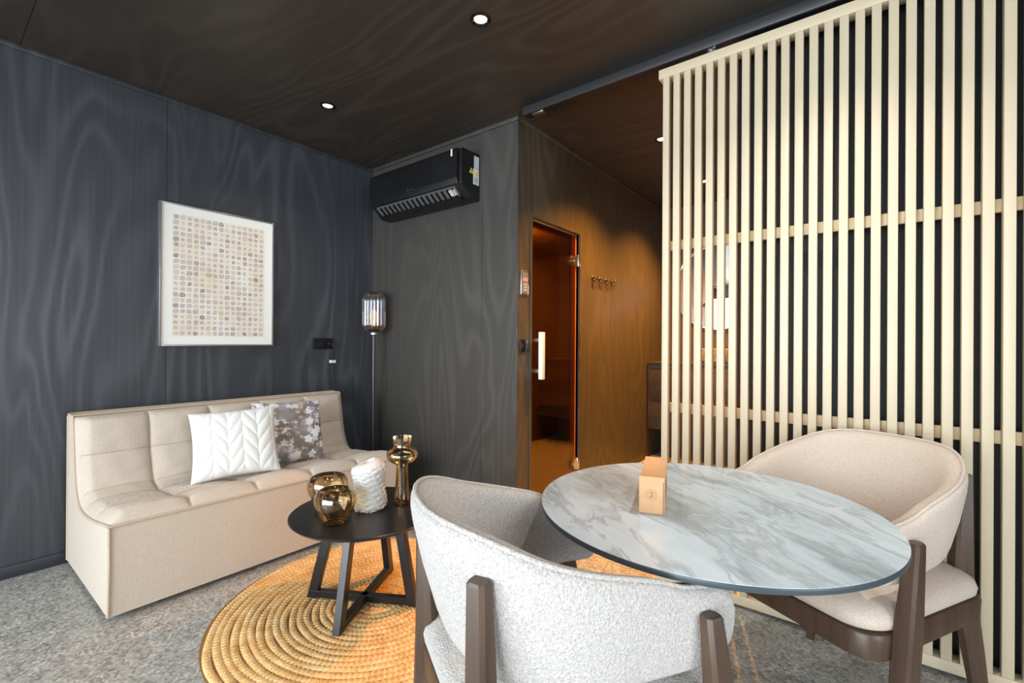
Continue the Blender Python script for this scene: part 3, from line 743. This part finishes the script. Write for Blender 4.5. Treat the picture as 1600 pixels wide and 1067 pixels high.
def ac_under(name, x0, x1, s0, s1, mat, out=0.002, parent=None, d=0.004):
    # a strip lying on the slanted underside; s runs from the wall (0) to the front edge (1)
    p0, p1 = Vector((0, -0.09, 0.004)), Vector((0, -0.180, 0.082)); nn = Vector((0, -0.078, -0.09)).normalized()
    q0, q1 = p0.lerp(p1, s0), p0.lerp(p1, s1); vs = []
    for x in (x0, x1):
        for q in (q0, q1):
            for o_ in (out, out+d): vs.append(Vector((x, 0, 0))+q+nn*o_)
    return obj(name, vs, [(0, 1, 3, 2), (4, 6, 7, 5), (0, 4, 5, 1), (2, 3, 7, 6), (0, 2, 6, 4), (1, 5, 7, 3)], mat, parent)
vt = ac_under('air_outlet', -AW+0.05, AW-0.07, 0.22, 0.95, pmat('outlet_grey', (0.10, 0.105, 0.11), 0.35), 0.0005, ac)
for k in range(16):
    x = -AW+0.10+k*0.052
    ac_under('fin', x, x+0.006, 0.30, 0.88, M_BLACKG, 0.004, vt, 0.016)
ac_under('louvre', -AW+0.04, AW-0.06, 0.0, 0.34, M_BLACK, 0.012, ac, 0.006)
ac_under('louvre_pin', AW-0.13, AW-0.08, 0.45, 0.8, pmat('louvre_plastic', (0.55, 0.53, 0.50), 0.4), 0.006, ac, 0.014)
xr = AW+0.0006
def side_plate(name, y0, y1, z0, z1, mat): return box(name, AW-0.001, xr+0.0008, y0, y1, z0, z1, mat, ac)
side_plate('sticker', -0.060, -0.012, 0.215, 0.30, M_LABEL)
s2 = side_plate('sticker', -0.068, -0.012, 0.105, 0.213, pmat('white_sticker', (0.72, 0.76, 0.80), 0.4))
def tri(name, yc, zc, s, mat, x, parent):
    return obj(name, [(x, yc-s, zc-s*.8), (x, yc+s, zc-s*.8), (x, yc, zc+s), (x+.0006, yc-s, zc-s*.8), (x+.0006, yc+s, zc-s*.8), (x+.0006, yc, zc+s)], [(0, 2, 1), (3, 4, 5), (0, 1, 4, 3), (1, 2, 5, 4), (2, 0, 3, 5)], mat, parent)
tri('warning_triangle', -0.088, 0.19, 0.022, M_YELLOW, xr, ac)
tri('warning_triangle', -0.030, 0.182, 0.020, M_YELLOW, xr+0.0009, s2)
box('warning_mark', xr+0.0006, xr+0.0012, -0.0895, -0.0865, 0.180, 0.198, M_BLACK, ac)
for k in range(3): box('print_block', xr+0.0009, xr+0.0014, -0.060, -0.020, 0.116+k*0.014, 0.124+k*0.014, pmat('print_blue', (0.25, 0.33, 0.42), 0.5), s2)
box('energy_tag', AW-0.075, AW-0.062, -0.2085, -0.2062, 0.265, 0.312, M_WHITE, ac)
o = lathe('emblem', [(0.006, 0.0), (0.009, 0.0), (0.009, 0.001), (0.006, 0.001)], M_STEEL, ac, 24, loop=True); o.rotation_euler = (PI/2, 0, 0); o.location = (-0.03, -0.2060, 0.125)
for k in range(4): box('emblem_bar', -0.012+k*0.011, -0.004+k*0.011, -0.2068, -0.2056, 0.122, 0.128, M_STEEL, ac)

# ================================================================== RUG
def rug():
    Rr, pitch = 0.680, 0.0295
    turns = Rr/pitch
    seg = []
    s = 0.0; th = 0.4
    vs, fs = [], []
    ns = 7
    k = 0
    while True:
        r = pitch*th/(2*PI)
        if r > Rr-pitch/2: break
        ph = s/0.020*PI; end = min(1.0, max(0.0, (Rr-pitch/2-r)/(pitch*0.22)))
        wob = 0.0025*math.sin(th*5.3)+0.0015*math.sin(th*11.7+1)
        for j in range(ns):
            a = PI*j/(ns-1)
            ca = math.cos(a)
            plait = 0.0028*math.sin(ph*2 + ca*2.6 + (0 if ca > 0 else PI))     # the strands alternate across the braid
            rr = r + wob + (ca*0.5*end-0.5*(1-end))*pitch
            z = 0.003 + max(0.0, math.sin(a))**0.6*(0.0060 + plait)
            vs.append((rr*math.cos(th), rr*math.sin(th), z))
        if k:
            o = (k-1)*ns
            for j in range(ns-1): fs.append((o+j, o+ns+j, o+ns+j+1, o+j+1))
        k += 1
        ds = 0.0053; s += ds; th += ds/max(r, 0.012)
    return tag(obj('jute_rug', vs, fs, M_JUTE, None, True), 'round braided jute rug under the black coffee table', 'rug')
rg = rug(); rg.location = (1.604, -1.108, 0.0005)
rb = lathe('backing', [(0.0, 0.0), (0.665, 0.0), (0.665, 0.003), (0.0, 0.003)], pmat('jute_backing', srgb(140, 100, 56), 0.9), rg, 64)

# ================================================================== COFFEE TABLE
CT = Vector((1.561, -1.130, 0.014))
ctb = tag(empty('coffee_table', CT), 'round black coffee table with crossed slanted legs on the rug', 'coffee table')
zt = 0.42-CT.z
lathe('table_top', [(0.0, zt-0.024), (0.285, zt-0.024), (0.312, zt-0.018), (0.325, zt-0.006), (0.326, zt-0.002), (0.323, zt), (0.0, zt)], M_BLACKWOOD, ctb, 96, auto=30)
feet = [(1.695, -1.363), (1.434, -0.901), (1.339, -1.279), (1.780, -1.026)]
names = []
for fx, fy in feet:
    f = Vector((fx-CT.x, fy-CT.y, 0)); d = f.normalized(); pr = Vector((-d.y, d.x, 0))
    top = d*0.155
    bm = bmesh.new()
    w = 0.016
    beam(bm, [(f-d*0.016+Vector((0, 0, 0.001)), d*0.022, pr*w), (top+Vector((0, 0, zt-0.0245)), d*0.022, pr*w)], 0.002)
    bm_obj('leg', bm, M_BLACKWOOD, ctb)
for k, (i, j) in enumerate(((0, 1), (2, 3))):
    a = Vector((feet[i][0]-CT.x, feet[i][1]-CT.y, 0)); b = Vector((feet[j][0]-CT.x, feet[j][1]-CT.y, 0))
    d = (b-a).normalized(); pr = Vector((-d.y, d.x, 0)); mid = (a+b)/2; hl = (b-a).length/2
    bm = bmesh.new()
    h0 = 0.0015
    beam(bm, [(a+d*0.004+Vector((0, 0, 0.017+h0)), pr*0.0155, Vector((0, 0, 0.0155))), (b-d*0.004+Vector((0, 0, 0.017+h0)), pr*0.0155, Vector((0, 0, 0.0155)))], 0.002)
    bm_obj('floor_bar', bm, M_BLACKWOOD, ctb)

# vases on the coffee table
def at_table(name, x, y): return empty(name, (x, y, 0.4205))
def apple(name, x, y, label, rz, s=1.0):
    e = tag(at_table(name, x, y), label, 'vase', 'amber glass vases on the coffee table'); e.rotation_euler = (0, 0, rz)
    pr = [(0.0, 0.0), (0.040, 0.0), (0.046, 0.004), (0.060, 0.030), (0.076, 0.062), (0.083, 0.090), (0.080, 0.115), (0.068, 0.134), (0.050, 0.142), (0.034, 0.140), (0.024, 0.132), (0.020, 0.120), (0.022, 0.112)]
    pr = [(r*s, z*s) for r, z in pr]
    def md(a, z, r): return r*(1+0.035*math.cos(2*a)*(z/0.14))
    lathe('glass_body', pr, M_AMBER, e, 64, rad=md, auto=80)
    return e
apple('apple_vase', 1.600, -1.312, 'rounded amber glass vase with dimpled top, nearer the camera', 0.3, 1.02)
apple('apple_vase', 1.395, -1.225, 'rounded amber glass vase partly hidden behind its twin', 1.2, 1.04)
tv = tag(at_table('tall_vase', 1.626, -0.985), 'tall amber glass vase with bulb neck and flared cup', 'vase', 'amber glass vases on the coffee table')
lathe('glass_body', [(0.0, 0.0), (0.034, 0.0), (0.037, 0.004), (0.034, 0.05), (0.029, 0.12), (0.027, 0.175), (0.030, 0.186), (0.050, 0.195), (0.068, 0.212), (0.073, 0.228), (0.069, 0.243), (0.055, 0.258), (0.042, 0.264), (0.039, 0.268), (0.041, 0.285), (0.044, 0.312)], M_AMBER, tv, 64, auto=80)
wv = tag(at_table('white_vase', 1.560, -1.122), 'white ceramic vase with wavy horizontal ridges and slanted mouth', 'vase')
def wavy():
    N, K = 180, 150
    vs = []
    for i in range(N):
        a = 2*PI*i/N
        for j in range(K+1):
            q = j/K
            z = 0.215*q
            base = 0.066+0.0045*math.cos(2*PI*(q-0.12)*1.25)+0.005*math.sin(a+2.5*q)
            if q < 0.06: base *= 0.86+2.33*q
            if q > 0.80:
                k = (q-0.80)/0.20; base = 0.030+(base-0.030)*math.sqrt(max(0.0, 1-k*k))
            ph = q*11 + 0.30*math.sin(a*8+math.floor(q*11)*1.3) + 0.3*math.sin(a*2)
            fr_ = ph-math.floor(ph)
            r = base + (0.0085*fr_**1.5 if q < 0.93 else 0)
            zz = z + 0.012*(q**4)*math.cos(a-0.9)
            vs.append((r*math.cos(a), r*math.sin(a), zz))
    fs = grid_faces(N, K+1, close_u=True); fs.append(tuple(i*(K+1) for i in range(N))[::-1])
    o = obj('body', vs, fs, pmat('white_bisque', (0.66, 0.65, 0.635), 0.65), wv, True)
    # inner wall of the mouth
    lip = [vs[i*(K+1)+K] for i in range(N)]
    cx = sum(p[0] for p in lip)/N; cy = sum(p[1] for p in lip)/N
    v2 = lip + [(cx+(p[0]-cx)*0.86, cy+(p[1]-cy)*0.86, p[2]+0.001) for p in lip] + [(cx+(p[0]-cx)*0.84, cy+(p[1]-cy)*0.84, p[2]-0.05) for p in lip]
    f2 = [(k*N+i, k*N+(i+1) % N, (k+1)*N+(i+1) % N, (k+1)*N+i) for k in range(2) for i in range(N)] + [tuple(2*N+i for i in range(N))]
    obj('mouth', v2, f2, pmat('white_bisque_inner', (0.70, 0.69, 0.67), 0.7), wv, True, 40)
wavy()

# ================================================================== DINING TABLE
DT = Vector((3.007, -1.100, 0))
dt = tag(empty('dining_table', DT), 'round dining table with grey-blue marbled top and dark edge', 'table')
M_EDGE = pmat('dark_blue_edge', (0.045, 0.058, 0.068), 0.35)
lathe('table_top', [(0.0, 0.7492), (0.4262, 0.7492), (0.4262, 0.7500), (0.0, 0.7500)], M_MARBLE, dt, 128, auto=30)
lathe('top_edge', [(0.0, 0.733), (0.418, 0.733), (0.4262, 0.737), (0.4270, 0.740), (0.4270, 0.7475), (0.4263, 0.7491), (0.0, 0.7491)], M_EDGE, dt, 128, auto=30)
lathe('mounting_plate', [(0.0, 0.715), (0.18, 0.715), (0.18, 0.7328), (0.0, 0.7328)], M_BLACK, dt, 48)
lathe('column', [(0.0, 0.02), (0.055, 0.02), (0.045, 0.06), (0.040, 0.60), (0.060, 0.7148), (0.0, 0.7148)], M_BLACK, dt, 40)
lathe('foot_plate', [(0.0, 0.0), (0.27, 0.0), (0.27, 0.010), (0.25, 0.018), (0.0, 0.0195)], M_BLACK, dt, 64)

# carton on the table
def carton():
    fl_, fr_, br = Vector((2.900, -1.263, 0)), Vector((2.957, -1.239, 0)), Vector((2.885, -1.030, 0))
    ex = Vector((0.954, 0.300, 0)); wid = (fr_-fl_).length; ey = Vector((-ex.y, ex.x, 0)); Lb = 0.215
    ang = math.atan2(ex.y, ex.x)
    e = tag(empty('kraft_carton', (fl_.x, fl_.y, 0.7505), ang), 'kraft cardboard gift box with dipped top and round stamp on table', 'box')
    H, dip = 0.0925, 0.010
    n = 24
    prof = [(0, 0)] + [(Lb*i/n, H-dip*math.sin(PI*i/n)**1.1) for i in range(n+1)] + [(Lb, 0)]
    bm = bmesh.new()
    a = [bm.verts.new((0, y, z)) for y, z in prof]; b = [bm.verts.new((wid, y, z)) for y, z in prof]; k = len(prof)
    for i in range(k): bm.faces.new((a[i], a[(i+1) % k], b[(i+1) % k], b[i]))
    bm.faces.new(a); bm.faces.new(b[::-1])
    bm_obj('body', bm, M_KRAFT, e, True, 30)
    # tuck flap at the front end, seam line on its right
    box('end_flap', 0.001, wid-0.0035, -0.0012, -0.0001, 0.001, H-0.001, M_KRAFT, e)
    box('flap_seam', wid-0.0034, wid-0.0016, -0.0008, -0.0001, 0.002, H-0.012, M_KRAFTD, e)
    o = lathe('stamp_ring', [(0.0125, 0), (0.0130, 0), (0.0130, 0.0003), (0.0125, 0.0003)], M_KRAFTD, e, 48, loop=True); o.rotation_euler = (PI/2, 0, 0); o.location = (wid*0.48, -0.0012, 0.048)
    o = lathe('stamp_ring', [(0.0080, 0), (0.0083, 0), (0.0083, 0.0003), (0.0080, 0.0003)], M_KRAFTD, e, 48, loop=True); o.rotation_euler = (PI/2, 0, 0); o.location = (wid*0.48, -0.0012, 0.048)
    sq = [(-0.0040, 0.0045), (-0.0005, 0.0062), (0.0032, 0.0045), (0.0022, 0.0016), (-0.0008, 0.0006), (0.0030, -0.0006), (0.0036, -0.0040), (0.0, -0.0062), (-0.0042, -0.0046)]
    tube('stamp_mark', [(wid*0.48+x, -0.0014, 0.048+z) for x, z in sq], 0.0007, M_KRAFTD, e, 6)
    box('side_print', wid, wid+0.0004, 0.045, 0.150, 0.018, 0.058, M_PURPLE, e)
    o = lathe('thumb_notch', [(0.0, 0), (0.009, 0), (0.009, 0.0004), (0.0, 0.0004)], M_KRAFTD, e, 24); o.rotation_euler = (0, PI/2, 0); o.location = (wid+0.0001, 0.030, 0.078)
carton()

# ================================================================== DINING CHAIRS
def make_chair(name, loc, rz, fab, label):
    r = tag(empty(name, (loc[0], loc[1], 0), rz), label, 'chair', 'dining chairs at the marbled table')
    # plan of the outer rim: arms toe in slightly, half ellipse at the back
    A, B, YA = 0.304, 0.342, 0.262
    def outer(s):           # s in 0..1 from one arm end round the back to the other
        la = 0.20; 
        if s < la:
            q = s/la; y = YA*(1-q)-0.02*q; return Vector((A-0.024*((1-q)**1.6), y))
        if s > 1-la:
            p = outer(1-s); return Vector((-p.x, p.y))
        a = PI*(s-la)/(1-2*la)
        ca, sa = math.cos(a), math.sin(a)
        ex = 2/2.25
        return Vector((A*math.copysign(abs(ca)**ex, ca), -0.02-(B-0.02)*abs(sa)**ex))
    N = 240
    raw = [outer(i/N) for i in range(N+1)]
    ac_ = [0.0]
    for p, q in zip(raw, raw[1:]): ac_.append(ac_[-1]+(q-p).length)
    TOT = ac_[-1]; NS_ = 120; path = []
    j = 0
    for i in range(NS_+1):
        # stations crowd towards both ends for the rounded arm tips
        q = i/NS_; q = 0.5-0.5*math.cos(PI*q) if (q < 0.0 or q > 1.0) else q
        d = TOT*(0.5+0.5*math.sin((q-0.5)*PI)) if False else TOT*(q+0.6*(math.sin(2*PI*q)/(-2*PI)))
        while j < N-1 and ac_[j+1] < d: j += 1
        t = (d-ac_[j])/max(1e-9, ac_[j+1]-ac_[j]); path.append((raw[j].lerp(raw[j+1], min(max(t, 0), 1)), d))
    ZK = [(-0.2, 0.864), (0.0, 0.857), (0.33, 0.799), (0.66, 0.748), (0.78, 0.722), (1.0, 0.700), (1.2, 0.69)]
    def ztop(y):
        w = (y+B)/(YA+B)
        for i in range(1, len(ZK)-2):
            if w <= ZK[i+1][0] or i == len(ZK)-3:
                (x0, y0), (x1, y1), (x2, y2), (x3, y3) = ZK[i-1:i+3]
                h = x2-x1; t = min(max((w-x1)/h, 0), 1); m1 = (y2-y0)/(x2-x0)*h; m2 = (y3-y1)/(x3-x1)*h
                if i == 1: m1 = 0.0
                return y1*(2*t**3-3*t*t+1)+m1*(t**3-2*t*t+t)+y2*(3*t*t-2*t**3)+m2*(t**3-t*t)
    vs = []; K = 20; topline = []
    for i, (p, d) in enumerate(path):
        pn = path[min(i+1, NS_)][0]; pp = path[max(i-1, 0)][0]; tg = (pn-pp).normalized(); inw = Vector((-tg.y, tg.x))
        if inw.dot(Vector((0, -0.05))-p) < 0: inw = -inw
        back = min(1.0, max(0.0, (0.17-p.y)/0.5))
        zt_, zb = ztop(p.y), 0.548+0.012*back
        e = min(d, TOT-d); rr = 0.046
        cut = (rr-math.sqrt(max(0, rr*rr-(rr-e)**2))) if e < rr else 0
        zt_ -= cut*0.9; zb += cut*0.9
        th = (0.050+0.016*back)
        if e < 0.03: th *= math.sqrt(max(0.02, 1-(1-e/0.03)**2))*0.75+0.25
        inset = 0.028+0.055*back                        # the band flares outward to its rim
        h = zt_-zb
        for k in range(K):
            a = 2*PI*k/K
            cx, sz = math.cos(a), math.sin(a)
            ux = math.copysign(abs(cx)**0.55, cx); uz = math.copysign(abs(sz)**0.42, sz)
            z = (zt_+zb)/2+uz*h/2
            lean = inset*(1-(z-0.55)/0.31)
            thz = th*(1.0+0.10*(1-abs(uz)))
            off = lean + th/2 - ux*thz/2
            q = p+inw*off
            vs.append((q.x, q.y, z))
        q = p+inw*(inset*(1-(zt_-0.55)/0.31)+th*0.30)
        topline.append((q.x, q.y, zt_+0.0005))
    fs = grid_faces(NS_+1, K, close_v=True) + [tuple(range(K))[::-1], tuple(NS_*K+k for k in range(K))]
    bm = bmesh.new(); bv = [bm.verts.new(v) for v in vs]
    for f in fs: bm.faces.new([bv[i] for i in f])
    bk = bm_obj('backrest', bm, fab, r, True, 70)
    tube('piping', topline[6:-6], 0.0045, fab, bk, 8)
    # seat cushion and frame: rounded squares
    def rsq(hw, hd, rad, n=8, dy=0.015):
        out = []
        for cx, cy, a0 in ((hw-rad, hd-rad, 0), (-hw+rad, hd-rad, PI/2), (-hw+rad, -hd+rad, PI), (hw-rad, -hd+rad, 1.5*PI)):
            for i in range(n+1):
                a = a0+PI/2*i/n; out.append((cx+rad*math.cos(a), dy+cy+rad*math.sin(a)))
        return out
    def loft(name, layers, mat):
        bm = bmesh.new(); rings = [[bm.verts.new((x, y, z)) for x, y in rsq(hw, hd, rd)] for hw, hd, rd, z in layers]; k = len(rings[0])
        for a, b in zip(rings, rings[1:]):
            for i in range(k): bm.faces.new((a[i], a[(i+1) % k], b[(i+1) % k], b[i]))
        bm.faces.new(rings[0][::-1]); bm.faces.new(rings[-1])
        return bm_obj(name, bm, mat, r, True, 50)
    loft('seat', [(0.252, 0.270, 0.08, 0.4402), (0.266, 0.282, 0.085, 0.450), (0.270, 0.285, 0.09, 0.466), (0.265, 0.281, 0.09, 0.483), (0.248, 0.264, 0.09, 0.498), (0.21, 0.225, 0.09, 0.508), (0.13, 0.145, 0.08, 0.513), (0.05, 0.05, 0.045, 0.514)], fab)
    loft('seat_frame', [(0.258, 0.273, 0.06, 0.372), (0.268, 0.283, 0.065, 0.377), (0.270, 0.285, 0.065, 0.430), (0.266, 0.281, 0.065, 0.4400)], M_WALNUT)
    X = Vector((1, 0, 0)); Y = Vector((0, 1, 0))
    for s in (-1, 1):
        bm = bmesh.new()
        beam(bm, [((s*0.290, 0.258, 0.0), X*0.014, Y*0.016), ((s*0.290, 0.212, 0.34), X*0.023, Y*0.029), ((s*0.290, 0.196, 0.46), X*0.023, Y*0.029), ((s*0.291, 0.166, 0.669), X*0.016, Y*0.020), ((s*0.291, 0.165, 0.675), X*0.013, Y*0.017)], 0.007)
        bm_obj('leg', bm, M_WALNUT, r, True, 35)
        bm = bmesh.new()
        d = Vector((s*0.55, -0.835, 0)); pr = Vector((0.835, s*0.55, 0))
        beam(bm, [((s*0.266, -0.262, 0.0), pr*0.014, d*0.016), ((s*0.234, -0.258, 0.25), pr*0.021, d*0.023), ((s*0.205, -0.254, 0.48), pr*0.024, d*0.026), ((s*0.209, -0.262, 0.778), pr*0.019, d*0.018), ((s*0.209, -0.262, 0.784), pr*0.016, d*0.015)], 0.007)
        bm_obj('leg', bm, M_WALNUT, r, True, 35)
    return r
make_chair('dining_chair', (2.797, -1.484), math.radians(-29.4), M_BOUCLE, 'white boucle dining chair in front of the table, back to the camera')
make_chair('dining_chair', (3.283, -0.539), math.radians(151.1), M_FELT, 'beige upholstered dining chair between the table and slatted door')
